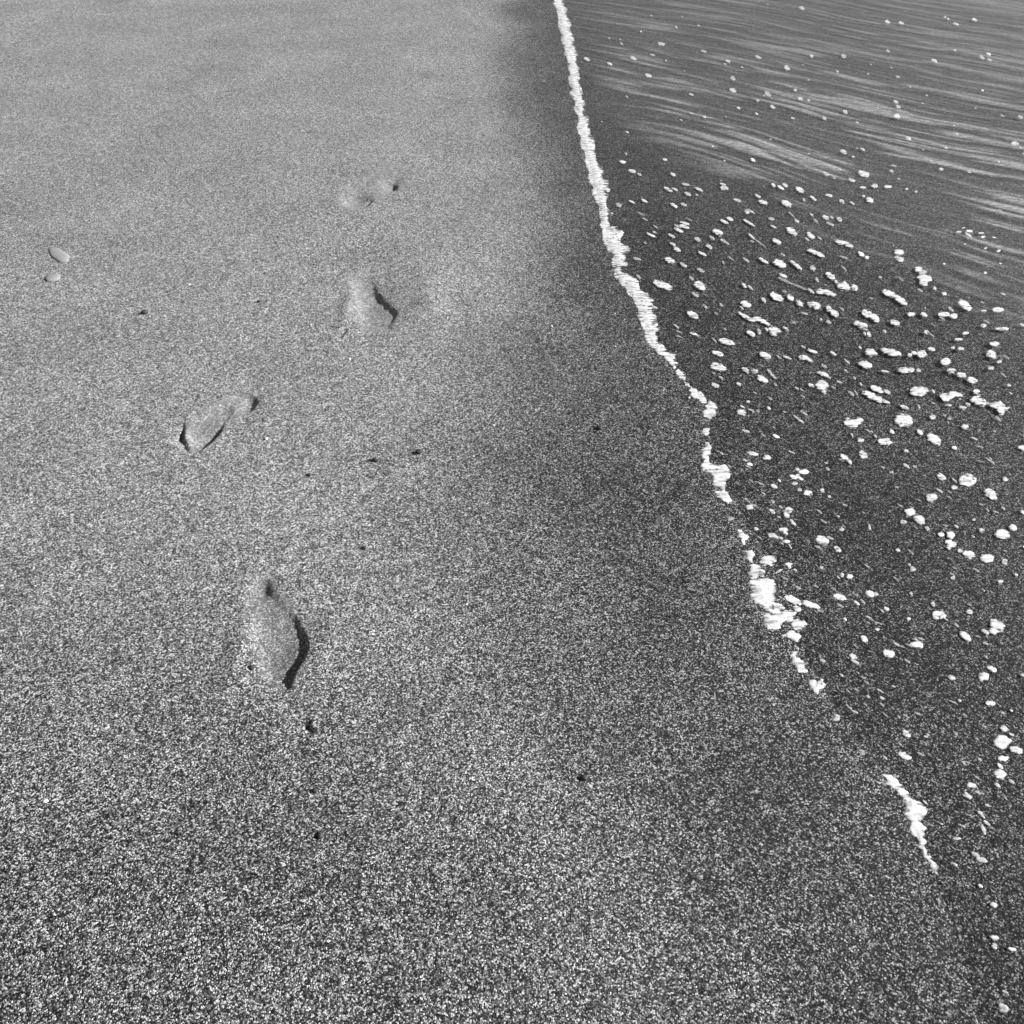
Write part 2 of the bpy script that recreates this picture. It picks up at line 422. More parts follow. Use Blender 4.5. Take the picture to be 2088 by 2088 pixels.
nx, ny = len(gx), len(gy)
I = np.arange(nx * ny).reshape(ny, nx)
Q = np.stack([I[:-1, :-1].ravel(), I[:-1, 1:].ravel(), I[1:, 1:].ravel(), I[1:, :-1].ravel()], -1)
ctr = P[Q].mean(1)
V = np.column_stack([P, Z])
own = np.full(len(Q), -1)
for k, po in enumerate(outw):
    own[inside(ctr, po)] = k
def sub(name, mask, origin=None):
    f = Q[mask]; u, inv = np.unique(f, return_inverse=True)
    return mesh_obj(name, V[u], inv.reshape(f.shape), M_SAND, origin, {'wet': WET_FALLOFF[u], 'press': PRESS[u]})
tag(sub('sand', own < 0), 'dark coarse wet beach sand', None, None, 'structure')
for k, (nm, _, lab) in enumerate(OUT):
    c = outw[k].mean(0)
    tag(sub(nm, own == k, np.array([c[0], c[1], 0.0])), lab, 'footprint', 'footprints walking down the wet sand')

# ------------------------------------------------------------------ water: a thin sheet sliding up the beach
def ripple(P):
    """height and pale-streak strength of the ripples, strongest out to the far right"""
    a = ground(np.array([(1770, 488)]))[0]; b = ground(np.array([(2048, 566)]))[0]
    e = (b - a) / np.linalg.norm(b - a); nrm = np.array([-e[1], e[0]])
    along = (P - a) @ e; acr = (P - a) @ nrm
    acr = acr + 0.05 * np.sin(along * 2.1 + 3 * vnoise(acr * 2, along * .5, 25)) + 0.12 * (vnoise(along * 1.3, acr * 0.8, 21) - .5) + 0.03 * (vnoise(along * 4, acr * 3, 22) - .5)
    r0 = ground(np.array([(1560, 470), (1780, 620), (2048, 720)]))
    # amount: grows up and to the right of a diagonal through the photo's upper right
    q0 = ground(np.array([(1380, 375)]))[0]; q1 = ground(np.array([(2048, 760)]))[0]
    f = (q1 - q0) / np.linalg.norm(q1 - q0); m = np.array([-f[1], f[0]])
    s = (P - q0) @ m
    am = sstep(0.0, 0.6, s)
    n1 = vnoise(along * 1.8, acr * 9, 31); n2 = vnoise(along * 3.2, acr * 28, 32); n3 = vnoise(along * 6, acr * 66, 33)
    h = 0.30 * n1 + 0.36 * n2 + 0.34 * n3
    film = am * (0.55 * sstep(0.48, 0.74, h) + 0.05) * np.exp(-np.maximum(np.hypot(P[:, 0], P[:, 1]) - 3.4, 0) / 2.2)
    return h, am, film

def water_z(P, d=None):
    if d is None: d = shore(P)
    h, am, _ = ripple(P)
    z = 0.0028 * (1 - np.exp(-np.maximum(d, 0) / 0.02))
    z = np.where(d < 0, -0.6 * np.minimum(-d, 0.02), z)
    z += 0.006 * (h - .5) * am * np.exp(-np.maximum(np.hypot(P[:, 0], P[:, 1]) - 9, 0) / 5)
    z += 0.0008 * (vnoise(P[:, 0] * 14, P[:, 1] * 14, 41) - .5) * sstep(0.02, 0.2, d)
    return z

wx = axis((0.2, 2.6), 0.0075, (-0.3, 4.2), 0.016, -200, 600)
wy = axis((1.2, 3.9), 0.0075, (-0.2, 6.5), 0.014, -300, 900)
WX, WY = np.meshgrid(wx, wy); PW = np.stack([WX.ravel(), WY.ravel()], -1)
dW = shore(PW)
zW = water_z(PW, dW); filmW = ripple(PW)[2] * sstep(0.05, 0.3, dW)
I = np.arange(len(PW)).reshape(len(wy), len(wx))
Qw = np.stack([I[:-1, :-1].ravel(), I[:-1, 1:].ravel(), I[1:, 1:].ravel(), I[1:, :-1].ravel()], -1)
keep = dW[Qw].max(1) > -0.02
Qw = Qw[keep]; u, inv = np.unique(Qw, return_inverse=True)
tag(mesh_obj('water', np.column_stack([PW, zW])[u], inv.reshape(Qw.shape), M_WATER, None, {'film': filmW[u]}),
    'thin sheet of clear sea water sliding over dark sand', None, None, 'structure')

def base_z(P):
    d = shore(P)
    return np.maximum(sand_z(P, d, False), water_z(P, d))

# ------------------------------------------------------------------ foam
class Shape:
    def __init__(s): s.caps = []; s.polys = []; s.dens = 1.0; s.w = 0; s.kind = 'fleck'; s.label = None

def foam_mesh(sh, seed):
    pts = []
    for (a, b, r) in sh.caps: pts += [np.array(a) - r, np.array(a) + r, np.array(b) - r, np.array(b) + r]
    for po in sh.polys: pts += list(po)
    pts = np.array(pts); w_ = sh.w
    step = max(min(w_ / 7.0, 2.4), 0.55)
    pad = w_ * 0.35 + 2 * step
    l = pts.min(0) - pad; h = pts.max(0) + pad
    xs = np.arange(l[0], h[0] + step, step); ys = np.arange(l[1], h[1] + step, step)
    X, Y = np.meshgrid(xs, ys); Pp = np.stack([X.ravel(), Y.ravel()], -1)
    def sdf(Pq):
        fr = 2.2 / w_
        q = Pq.copy()
        wa = 0.22 if sh.kind != 'fleck' else 0.13
        q[:, 0] += w_ * wa * 2 * (vnoise(Pq[:, 0] * fr, Pq[:, 1] * fr, seed) - .5)
        q[:, 1] += w_ * wa * 2 * (vnoise(Pq[:, 0] * fr, Pq[:, 1] * fr, seed + .37) - .5)
        s = np.full(len(q), 1e9)
        for (a, b, r) in sh.caps: s = np.minimum(s, fleck_sdf(q, a, b, r))
        for po in sh.polys: s = np.minimum(s, poly_sdf(q, po))
        s += -0.21 * w_ + w_ * 0.07 * 2 * (vnoise(Pq[:, 0] * fr * 3, Pq[:, 1] * fr * 3, seed + .71) - .5)
        return s
    s = sdf(Pp)
    I = np.arange(len(Pp)).reshape(len(ys), len(xs))
    q = np.stack([I[:-1, :-1].ravel(), I[1:, :-1].ravel(), I[1:, 1:].ravel(), I[:-1, 1:].ravel()], -1)
    q = q[(s[q] < 0).any(1)]
    if not len(q): return None
    u, inv = np.unique(q, return_inverse=True); q = inv.reshape(q.shape)
    Pu = Pp[u]; su = s[u]
    o = su > 0
    if o.any():
        e = 0.3 * step
        gxv = (sdf(Pu[o] + [e, 0]) - sdf(Pu[o] - [e, 0])) / (2 * e); gyv = (sdf(Pu[o] + [0, e]) - sdf(Pu[o] - [0, e])) / (2 * e)
        gm = np.maximum(np.hypot(gxv, gyv), 0.5)
        mv = np.minimum(su[o], 1.4 * step)
        Pu[o] -= np.stack([gxv / gm, gyv / gm], -1) * mv[:, None]
        su = np.where(o, 0, su)
    dep = np.maximum(-su, 0)
    G = ground(Pu)
    mmpx = H / F * 1.45
    hmax = np.clip(w_ * mmpx * 0.05, 0.0005, 0.0018)
    z = base_z(G) - 0.0008 + (hmax + 0.0008) * (1 - np.exp(-dep / (0.22 * w_))) * (0.75 + 0.5 * vnoise(G[:, 0] * 160, G[:, 1] * 160, 3))
    edge = np.clip(dep / (0.42 * w_), 0, 1)
    return np.column_stack([G, z]), q, edge

SHAPES = []
def caps(ox, oy, sc, rows):
    for r in rows:
        sh = Shape(); sh.dens = r[-1] if len(r) % 5 == 1 else 1.0
        segs = [r[i:i + 5] for i in range(0, len(r) - (len(r) % 5), 5)]
        for (x0, y0, x1, y1, wd) in segs:
            a = np.array((ox + x0 * sc, oy + y0 * sc)); b = np.array((ox + x1 * sc, oy + y1 * sc)); rad = wd * sc / 2
            e = b - a; n_ = np.linalg.norm(e)
            if n_ > 2.2 * rad: a = a + e / n_ * rad * .7; b = b - e / n_ * rad * .7
            else: a, b = a + e * .25, b - e * .25
            sh.caps.append((a, b, rad))
        sh.w = max(c[2] for c in sh.caps) * 2
        SHAPES.append(sh)
def polys(ox, oy, sc, rows):
    for pts, wd, dens, kind, lab in rows:
        sh = Shape(); sh.polys = [np.array([(ox + x * sc, oy + y * sc) for x, y in pts], float)]
        sh.w = wd * sc; sh.dens = dens; sh.kind = kind; sh.label = lab; SHAPES.append(sh)

a3 = 300 / 1932; a35 = 350 / 1932; a32 = 320 / 1932
# long strips of foam left where the swash stopped, top to bottom
polys(0, 0, 1, [
 ([(1122, -40), (1142, 60), (1161, 150), (1175, 230), (1190, 310), (1206, 374), (1213, 390), (1218, 415), (1223, 446), (1231, 468), (1231, 499), (1250, 515), (1250, 529), (1254, 541),
   (1257, 543), (1275, 544), (1272, 533), (1271, 522), (1264, 513), (1278, 513), (1276, 505), (1267, 496), (1263, 487), (1268, 474), (1252, 466), (1240, 465), (1241, 443),
   (1243, 434), (1238, 426), (1233, 415), (1236, 403), (1233, 390), (1239, 386), (1232, 374), (1210, 310), (1190, 230), (1178, 150), (1160, 60), (1138, -40)], 22, 1, 'strip',
  'farthest foam strip along the waterline, running out of the top of the photo'),
 ([(1250, 549), (1257, 566), (1266, 578), (1274, 583), (1291, 605), (1305, 637), (1306, 648), (1313, 671), (1314, 687), (1325, 702), (1339, 714), (1358, 733), (1373, 752),
   (1379, 749), (1373, 736), (1375, 732), (1373, 724), (1355, 714), (1342, 702), (1333, 687), (1339, 673), (1331, 652), (1333, 645), (1325, 628), (1327, 617), (1317, 605),
   (1305, 592), (1297, 592), (1299, 583), (1294, 572), (1283, 565), (1262, 558), (1261, 547)], 22, 1, 'strip',
  'long winding white foam strip along the waterline, level with the upper footprint')])
polys(1190, 640, a3, [
 ([(1215, 735), (1310, 770), (1340, 830), (1335, 860), (1290, 855), (1230, 815), (1210, 760)], 80, 1, 'strip', 'short lozenge of foam just below the long winding foam strip'),
 ([(1320, 890), (1390, 920), (1395, 965), (1340, 940)], 45, .9, 'strip', 'smallest pale link of foam between two larger edge pieces'),
 ([(1390, 962), (1440, 980), (1540, 1050), (1620, 1130), (1600, 1170), (1560, 1165), (1430, 1075), (1390, 1010)], 70, 1, 'strip', 'straight slanting bar of foam ending above the bulbous edge clump'),
 ([(1630, 1160), (1700, 1170), (1740, 1240), (1730, 1320), (1660, 1385), (1590, 1360), (1600, 1290), (1630, 1230), (1590, 1200)], 120, 1, 'patch', 'bulbous clump of foam where the edge bends straight down'),
 ([(1575, 1510), (1650, 1520), (1660, 1570), (1600, 1610), (1555, 1570)], 80, .9, 'patch', 'round foam blob on the edge, below the bulbous clump'),
 ([(1600, 1690), (1650, 1690), (1690, 1750), (1660, 1800), (1595, 1780)], 75, .95, 'patch', 'ragged foam blob on the edge above the wedge shaped sheet')])
polys(1370, 930, a35, [
 ([(335, -60), (400, -75), (425, -40), (420, 10), (430, 80), (500, 100), (580, 130), (640, 180), (620, 250), (580, 330), (570, 385), (530, 380), (480, 320), (460, 240), (380, 160), (345, 100), (375, 50), (350, 0)], 110, 1, 'patch', 'wedge shaped sheet of edge foam tapering down to a point'),
 ([(480, 405), (560, 390), (610, 420), (650, 480), (670, 520), (630, 545), (560, 490), (500, 440)], 80, 1, 'patch', 'leaf shaped foam piece hanging just below the wedge shaped sheet'),
 ([(630, 680), (710, 695), (690, 725), (640, 740)], 50, .45, 'patch', 'barely visible foam smear in the gap of the edge line'),
 ([(735, 830), (790, 860), (855, 915), (830, 970), (810, 1010), (785, 960), (750, 900)], 75, 1, 'patch', 'kite shaped foam piece at the top of the lower edge run'),
 ([(840, 1075), (900, 1075), (930, 1110), (910, 1170), (880, 1205), (850, 1170), (830, 1120)], 80, 1, 'patch', 'tear shaped foam blob on the edge below the kite shaped piece'),
 ([(985, 1230), (1000, 1180), (1080, 1120), (1150, 1160), (1130, 1235), (1040, 1250)], 100, .9, 'patch', 'lacy rounded foam patch beside the tear shaped edge blob'),
 ([(875, 1250), (950, 1250), (1000, 1290), (1040, 1350), (1000, 1360), (940, 1370), (890, 1395), (870, 1330)], 105, 1, 'patch', 'fan shaped foam piece above the broad blocky edge patch'),
 ([(910, 1420), (990, 1395), (1140, 1405), (1150, 1450), (1130, 1520), (1080, 1540), (1130, 1580), (1140, 1640), (1220, 1735), (1150, 1750), (1010, 1700), (950, 1660), (920, 1560), (900, 1480)], 190, 1, 'patch', 'broad blocky foam patch, largest of the lower foam edge'),
 ([(1010, 1800), (1060, 1770), (1130, 1800), (1220, 1770), (1370, 1760), (1350, 1830), (1310, 1870), (1240, 1870), (1180, 1932), (1100, 1945), (1030, 1880)], 120, .97, 'patch', 'streaky slanting foam patch under the broad blocky one'),
 ([(1340, 1860), (1420, 1840), (1510, 1890), (1480, 1920), (1390, 1955), (1340, 1910)], 90, 1, 'patch', 'foam piece at the right end of the streaky slanting patch')])
polys(1400, 1270, a35, [
 ([(1075, 150), (1150, 105), (1250, 110), (1285, 160), (1230, 220), (1160, 180)], 90, 1, 'patch', 'beaked foam piece pointing left, below the streaky slanting patch'),
 ([(1170, 330), (1210, 330), (1230, 390), (1300, 440), (1350, 550), (1270, 560), (1200, 460), (1185, 400)], 95, .95, 'patch', 'combed oblong foam piece, second lowest big one before the gap'),
 ([(1370, 660), (1430, 655), (1460, 690), (1510, 650), (1565, 690), (1550, 740), (1500, 750), (1475, 795), (1420, 770), (1390, 720)], 90, 1, 'patch', 'heart shaped foam piece with small holes at the end of the edge run'),
 ([(1670, 1040), (1720, 1045), (1725, 1080), (1700, 1115), (1645, 1115)], 55, .75, 'patch', 'small lacy foam ring alone in the lower gap of the foam edge')])
polys(1740, 1500, a32, [
 ([(365, 485), (440, 520), (530, 580), (600, 660), (700, 760), (770, 850), (830, 850), (885, 930), (870, 1000), (830, 1050), (800, 1065), (850, 1120), (870, 1200), (860, 1290), (920, 1450), (1040, 1700),
   (990, 1700), (850, 1450), (790, 1300), (740, 1250), (710, 1130), (650, 970), (660, 900), (600, 780), (540, 680), (480, 630), (410, 570)], 120, 1, 'strip',
  'long tapering tongue of foam at the lower right corner')])
polys(1480, 640, a3, [
 ([(160, -20), (240, 10), (330, 65), (430, 45), (500, 90), (585, 150), (560, 165), (480, 135), (430, 95), (340, 115), (260, 75), (175, 15)], 45, 1, 'patch', 'wavy ribbon of foam out on the water, level with the upper footprint')])
polys(1770, 640, a3, [
 ([(940, 1070), (1040, 1060), (1120, 1030), (1180, 1050), (1240, 1075), (1210, 1090), (1140, 1090), (1050, 1140), (1000, 1150), (960, 1130)], 70, 1, 'patch', 'knobbly foam raft left of the two big right edge pieces'),
 ([(1335, 1140), (1390, 1095), (1450, 1080), (1500, 1120), (1550, 1165), (1530, 1200), (1420, 1190), (1350, 1170)], 95, 1, 'patch', 'humped foam raft joined to the pointed one at the right edge'),
 ([(1560, 1180), (1640, 1180), (1710, 1175), (1785, 1215), (1850, 1245), (1790, 1265), (1750, 1340), (1720, 1320), (1680, 1270), (1610, 1210)], 90, 1, 'patch', 'foam raft with a downward point, cut by the right edge')])
# loose flecks drifting on the sheet of water
caps(1190, 350, a3, [
 (1060,215,1160,265,35,.9),(1160,225,1230,255,25,.8),(1290,165,1380,185,25,.7),(1480,230,1560,265,30,.9),(1330,285,1400,315,30,.7),(1790,165,1860,180,25,.9),(1800,220,1890,225,45,.9),
 (595,385,675,425,20,.9),(760,370,830,410,28,.9),(430,430,490,455,40,.6),(1150,430,1220,475,35,.95),(1270,430,1350,445,30,.6),(770,615,840,655,15,.5),(1270,670,1380,700,30,.9),
 (1265,710,1380,745,30,.9),(1190,750,1300,800,30,.9),(830,815,930,862,28,.9),(900,790,960,820,18,.6),(1115,830,1190,870,30,.7),(1800,640,1890,685,30,1),(1710,780,1815,830,60,1),
 (1460,880,1530,915,40,.6),(1800,900,1860,925,30,.7),(1610,970,1680,1005,40,.8),(1510,1065,1600,1105,30,.8),(1140,945,1200,975,30,.8),(1185,1005,1260,1050,40,.8),
 (1080,1155,1185,1195,55,1),(1270,1210,1345,1255,35,.9),(650,1140,750,1170,30,.5),(1500,1285,1575,1325,40,.7),(1390,1390,1440,1430,30,.6),(1465,1480,1580,1530,75,1),
 (930,1460,1140,1530,70,1),(1430,1605,1500,1650,35,.7),(1570,1755,1615,1800,25,.6),(1370,1860,1490,1915,60,1),(900,1780,965,1805,30,.6),(1820,1180,1840,1220,20,.5),(1880,610,1930,640,25,.8)])
caps(1480, 350, a3, [
 (600,170,645,200,30,.9),(680,195,755,235,30,.9),(750,170,800,195,35,.8),(925,215,1010,265,50,1),(385,310,450,345,25,.9),(440,390,535,425,45,.95),(740,405,850,450,55,.95),
 (250,515,300,550,40,.8),(285,500,370,555,22,.8),(235,640,370,720,25,.95),(20,610,85,645,35,.8),(300,825,370,890,22,.85),(370,890,520,1000,14,.5),(620,905,710,945,45,.95),
 (810,760,920,830,60,1),(580,710,660,750,18,.7),(560,620,630,635,30,.6),(820,535,900,610,14,.5),(900,635,955,670,30,.8),(1070,815,1155,885,45,1),(1200,865,1250,895,20,.6),
 (1040,880,1085,910,20,.7),(1110,325,1180,385,28,.9),(1310,310,1390,325,32,.9),(1495,380,1550,410,32,.9),(1630,400,1680,430,22,.7),(1270,590,1345,625,42,.95),(1460,620,1515,650,40,.9),
 (1370,600,1410,620,25,.6),(1765,210,1830,215,28,.9),(1860,365,1920,390,55,1),(1790,325,1825,325,25,.8),(1010,365,1035,390,28,.8),(1440,920,1560,945,50,1560,945,1660,1000,42,1),
 (1740,1065,1805,1110,40,1),(1830,1130,1870,1140,35,.9),(1080,1040,1190,1070,42,1190,1070,1285,1125,40,1),(440,1145,545,1210,32,1),(640,1190,770,1240,70,1),(850,1180,990,1290,38,1),
 (700,1350,795,1395,30,.9),(1120,1260,1160,1290,50,.7),(1320,1350,1420,1410,55,1),(1430,1440,1465,1475,30,.9),(1480,1490,1615,1540,85,1),(1650,1520,1720,1540,60,.9),
 (1200,1580,1270,1590,62,1270,1580,1420,1625,55,1),(1080,1550,1150,1600,30,.7),(690,1400,860,1480,30,.45),(860,1480,1060,1560,26,.35),(600,1620,740,1690,70,1),(815,1640,875,1685,50,1),(215,1475,255,1525,32,.85),
 (470,1665,515,1725,35,.8),(210,1730,310,1770,60,1),(930,1710,995,1760,55,1),(1075,1735,1115,1770,45,.9),(1120,1740,1230,1790,70,1),(1330,1790,1380,1840,40,1380,1830,1460,1900,60,1),
 (1790,1850,1900,1890,65,1900,1890,1990,1960,70,1),(1500,1800,1545,1830,25,.6),(225,1140,300,1195,25,.6),(1180,1400,1205,1450,30,.7)])
caps(1770, 350, a3, [
 (50,190,120,195,40,1),(215,200,300,200,30,1),(485,230,520,230,20,.9),(610,262,645,265,22,.9),(360,1065,455,1065,60,1),(360,1130,455,1165,60,1),(630,1285,680,1290,55,1),
 (670,1330,760,1330,50,.75),(660,1400,810,1410,75,700,1420,750,1490,75,1),(980,1610,1010,1610,40,.9),(865,1535,880,1540,35,.8),(140,1390,165,1395,30,.6),
 (195,1575,350,1640,60,350,1640,490,1740,62,1),(1200,1710,1330,1810,75,1),(1640,1820,1760,1825,50,1),(1480,1835,1545,1832,22,.7),(520,1880,610,1880,45,.9),(700,1870,760,1900,45,1),
 (930,1880,1050,1885,50,1),(1080,1905,1160,1905,55,1),(1160,800,1220,795,25,.95),(1290,785,1365,785,28,1),(1450,810,1515,808,22,.95),(1480,865,1535,855,24,.95),(1630,865,1675,870,18,.8),
 (1230,745,1270,740,16,.8),(1255,960,1270,960,18,1),(1520,1020,1555,1000,22,.8),(1690,1055,1730,1040,22,.9),(1720,1210,1750,1220,20,1),(1525,1335,1545,1335,24,1),(985,1215,1005,1220,24,.7),(740,1800,750,1800,25,.6)])
caps(1190, 640, a3, [
 (1400,255,1510,300,28,.95),(1215,230,1290,260,14,.6),(1210,295,1300,325,14,.6),(1790,355,1960,400,55,1),(1700,510,1820,545,50,.95),(1675,685,1855,725,75,1),(1690,930,1765,965,45,.8),
 (1740,1810,1785,1815,14,.5),(1840,200,1870,220,15,.6)])
caps(1480, 640, a3, [
 (595,215,650,225,85,610,230,640,285,50,650,210,715,245,30,1),(280,240,370,290,45,1),(425,210,440,270,40,.8),(520,195,545,235,25,.8),(750,175,815,220,22,.85),(460,525,585,595,65,1),
 (745,555,850,600,28,.9),(965,575,1060,590,55,1050,590,1130,630,32,1),(1075,475,1190,525,35,.95),(985,430,1040,460,22,.6),(1370,505,1435,550,30,.85),(1755,655,1900,690,65,1),
 (1690,130,1855,185,65,1),(1810,250,1830,290,28,.8),(1855,250,1890,300,35,.95),(1745,430,1775,465,22,.9),(1850,500,1970,535,75,1),(1545,600,1620,665,20,.85),(215,730,295,770,45,.85),
 (345,760,405,765,55,.6),(415,835,535,900,55,1),(140,920,190,945,32,.9),(1205,775,1330,815,42,1),(1080,930,1160,970,35,.9),(1200,940,1320,950,105,1215,990,1295,1040,45,1),(900,970,950,995,22,.6),
 (1550,740,1595,775,20,.6),(1670,830,1695,870,20,.6),(1755,910,1775,945,20,.7),(1910,970,1932,970,40,.9),(1680,1010,1725,1070,15,.6),(165,1300,240,1310,70,1),(185,1210,245,1250,22,.8),
 (275,1160,305,1165,30,.7),(540,1235,575,1255,30,.8),(890,1350,950,1395,28,.85),(1570,1420,1700,1470,85,1690,1440,1775,1400,60,1),(615,1595,695,1640,32,.95),(280,1825,410,1860,45,1),
 (515,1875,570,1905,45,.95),(490,1905,520,1915,30,.8),(820,1810,900,1845,16,.8),(1735,1660,1800,1680,50,.9),(1770,1830,1830,1870,75,1),(1515,1870,1600,1920,50,1),(1640,1580,1665,1620,25,.7),
 (1240,65,1255,95,20,.6),(1320,100,1370,130,35,.6)])
caps(1770, 640, a3, [
 (300,100,400,140,55,1),(195,220,230,255,30,.7),(740,248,785,248,42,.95),(1480,160,1545,160,35,.95),(1665,200,1830,208,32,1),(1240,265,1310,260,28,.9),(1135,345,1240,345,26,.9),(1600,400,1710,398,48,1),
 (1570,510,1660,570,85,1),(1690,640,1740,628,32,.9),(1580,720,1635,715,45,.8),(1180,470,1245,462,40,.95),(1090,455,1120,455,28,.7),(790,465,870,475,38,.85),(655,510,745,550,75,1),
 (570,510,630,530,35,.9),(530,550,560,555,40,.9),(195,490,415,540,75,1),(965,635,1060,640,75,.95),(1055,755,1120,755,60,1),(1175,800,1280,825,55,1),(1310,865,1420,895,60,1),(1395,1030,1445,1030,55,1),
 (400,745,530,755,60,520,742,590,745,45,1),(645,750,675,750,40,.9),(165,760,260,770,26,.9),(50,965,180,1025,55,1),(-55,1040,180,1150,65,1),(210,1010,285,1050,38,.8),(190,1140,275,1190,38,.95),
 (570,1025,760,1025,95,1),(840,1010,865,1050,25,.8),(1275,1190,1330,1205,38,.9),(1200,1230,1275,1255,40,.75),(1010,1205,1090,1210,30,.85),(425,1220,525,1255,38,.95),(655,1205,670,1250,25,.7),
 (400,1400,525,1410,130,1),(815,1360,870,1365,50,.8),(1235,1495,1295,1495,55,1),(645,1540,700,1585,42,1),(790,1600,930,1700,85,1),(285,1535,330,1575,38,.95),(140,1685,290,1690,75,1),(85,1600,105,1640,25,.7),
 (1110,1765,1145,1765,40,1),(470,1800,515,1810,35,.7),(1045,1380,1080,1380,35,.6)])
caps(1370, 930, a35, [
 (845,95,900,105,28,.95),(1395,155,1430,160,30,.95),(1440,185,1525,185,48,1),(1335,230,1395,255,35,1395,230,1430,235,35,1430,255,1470,280,25,1),(1355,315,1405,315,38,.9),(1415,380,1450,395,30,.7),
 (1490,415,1565,430,55,1),(1670,390,1705,400,35,.8),(1195,270,1215,295,22,.8),(970,310,1030,335,18,.8),(1115,335,1175,360,32,.85),(1110,505,1150,525,28,.8),(840,575,905,590,42,1),(1100,610,1150,645,32,.8),
 (1280,600,1345,620,50,.85),(1265,650,1310,690,38,.9),(1330,725,1380,780,30,.85),(925,815,965,830,25,.85),(1205,835,1295,835,35,1250,850,1290,885,25,.95),(1090,890,1180,920,50,1180,910,1230,930,15,.95),
 (1240,965,1320,970,28,.9),(1310,1000,1340,1050,18,.7),(1220,985,1250,1005,16,.7),(1630,940,1740,980,75,1),(1835,1030,1890,1080,45,.95),(1275,1225,1350,1225,30,1310,1235,1325,1270,35,.9),(1170,1320,1240,1285,32,.8),
 (1665,1255,1690,1265,25,.7),(1895,830,1915,840,40,.7),(1830,1575,1945,1610,55,1),(1275,1590,1440,1660,60,.95),(1470,1650,1650,1715,55,1),(1370,1710,1440,1740,50,.9),(1765,460,1770,465,30,.7)])
caps(1710, 930, a35, [
 (105,60,140,90,35,.95),(1115,240,1195,260,55,.95),(1380,280,1495,280,105,1),(1655,400,1750,470,75,1),(1005,475,1080,475,70,.85),(760,640,845,640,75,1),(850,690,940,750,75,925,740,945,780,35,1),(975,810,1005,830,38,.9),
 (705,750,745,755,50,.85),(1130,890,1165,895,42,1),(1220,880,1290,890,60,1240,890,1265,925,50,1),(1210,960,1260,980,45,1255,1010,1310,1000,55,1215,1045,1260,1030,20,1),(1335,1075,1390,1075,40,1),(1405,1095,1505,1125,70,1),
 (1610,1160,1720,1160,85,1),(1275,360,1320,365,45,.8),(1780,880,1890,890,85,1),(1590,850,1625,855,45,.7),(805,1275,855,1275,45,.9),(780,1225,800,1235,25,.7),(650,1065,675,1070,35,.85),(335,780,350,830,25,.7),
 (100,1365,140,1365,42,1),(25,1340,45,1350,35,.7),(315,1540,385,1580,48,1),(170,1640,225,1680,25,.8),(510,1715,555,1735,32,.95),(400,1560,425,1560,35,.6),(1070,1790,1185,1800,75,1),(1435,1760,1490,1765,50,.95),
 (1260,1380,1300,1370,35,.8),(1040,1660,1070,1690,35,.7),(1800,1425,1830,1425,45,.8),(1730,1880,1830,1935,95,1715,1965,1770,1975,60,1),(50,1830,80,1855,28,.95),(770,1840,795,1840,28,.85),(1850,1190,1878,1200,45,.8),
 (1855,265,1878,270,40,.8),(575,190,605,190,35,.6),(1500,730,1530,715,28,.6),(800,1550,820,1555,25,.7)])
caps(1400, 1270, a35, [(1210, 265, 1260, 300, 30, .7)])
caps(1710, 1270, a35, [
 (415,78,440,80,32,.9),(250,170,310,200,45,1),(510,335,610,365,60,1),(120,370,200,400,40,140,430,215,465,35,.9),(825,255,925,255,75,850,185,920,240,25,1),(1360,110,1470,205,55,1),(1610,85,1680,130,35,.8),
 (1230,610,1295,635,45,.95),(1585,610,1660,610,70,1),(1670,505,1765,545,45,.9),(1655,905,1745,915,45,1),(1345,880,1365,890,28,.9),(1235,880,1325,920,12,.7),(725,1230,795,1280,55,1),(675,1475,790,1530,55,1),
 (1815,1185,1890,1215,55,1),(1775,1345,1890,1345,110,1),(1800,1535,1890,1535,55,1),(1785,1590,1835,1650,35,.95),(1760,1690,1860,1720,75,1),(1455,1815,1530,1855,55,.9),(1760,1820,1800,1850,35,.7),(230,1440,290,1480,40,.6),
 (600,235,750,295,10,.6),(310,830,345,850,28,.6),(460,840,500,870,30,.6),(590,715,630,730,16,.6)])
caps(1740, 1500, a32, [
 (1365,710,1440,780,45,.9),(1520,945,1580,970,35,.85),(1600,1060,1670,1110,35,.85),(1575,1110,1610,1220,45,.75),(1215,1270,1310,1275,30,.85),(1075,1020,1115,1090,12,.6)])
N_SEEN = len(SHAPES)
# the sheet of water goes on past the photo, and so do its flecks
edge_at = lambda y: np.interp(y, EDGE_PX[:, 1], EDGE_PX[:, 0])
def extra(n_, ylo, yhi, xhi=2120, xmin=0):
    k = 0
    while k < n_:
        y = ylo + (yhi - ylo) * rng.rand(); x0 = max(edge_at(y) + 40, xmin)
        if x0 > xhi: continue
        x = x0 + (xhi - x0) * rng.rand()
        s = (y + 900) / 2000.0 * (0.5 + 1.1 * rng.rand() ** 2)
        Lh = 9 * s * (0.5 + rng.rand()); wd = 9 * s * (0.5 + 0.6 * rng.rand()); an = math.radians(15 + 25 * rng.rand())
        sh = Shape(); a = np.array((x - math.cos(an) * Lh / 2, y - math.sin(an) * Lh / 2 * .8)); b = 2 * np.array((x, y)) - a
        sh.caps = [(a, b, wd / 2)]; sh.w = wd; sh.dens = 0.6 + 0.4 * rng.rand(); SHAPES.append(sh); k += 1
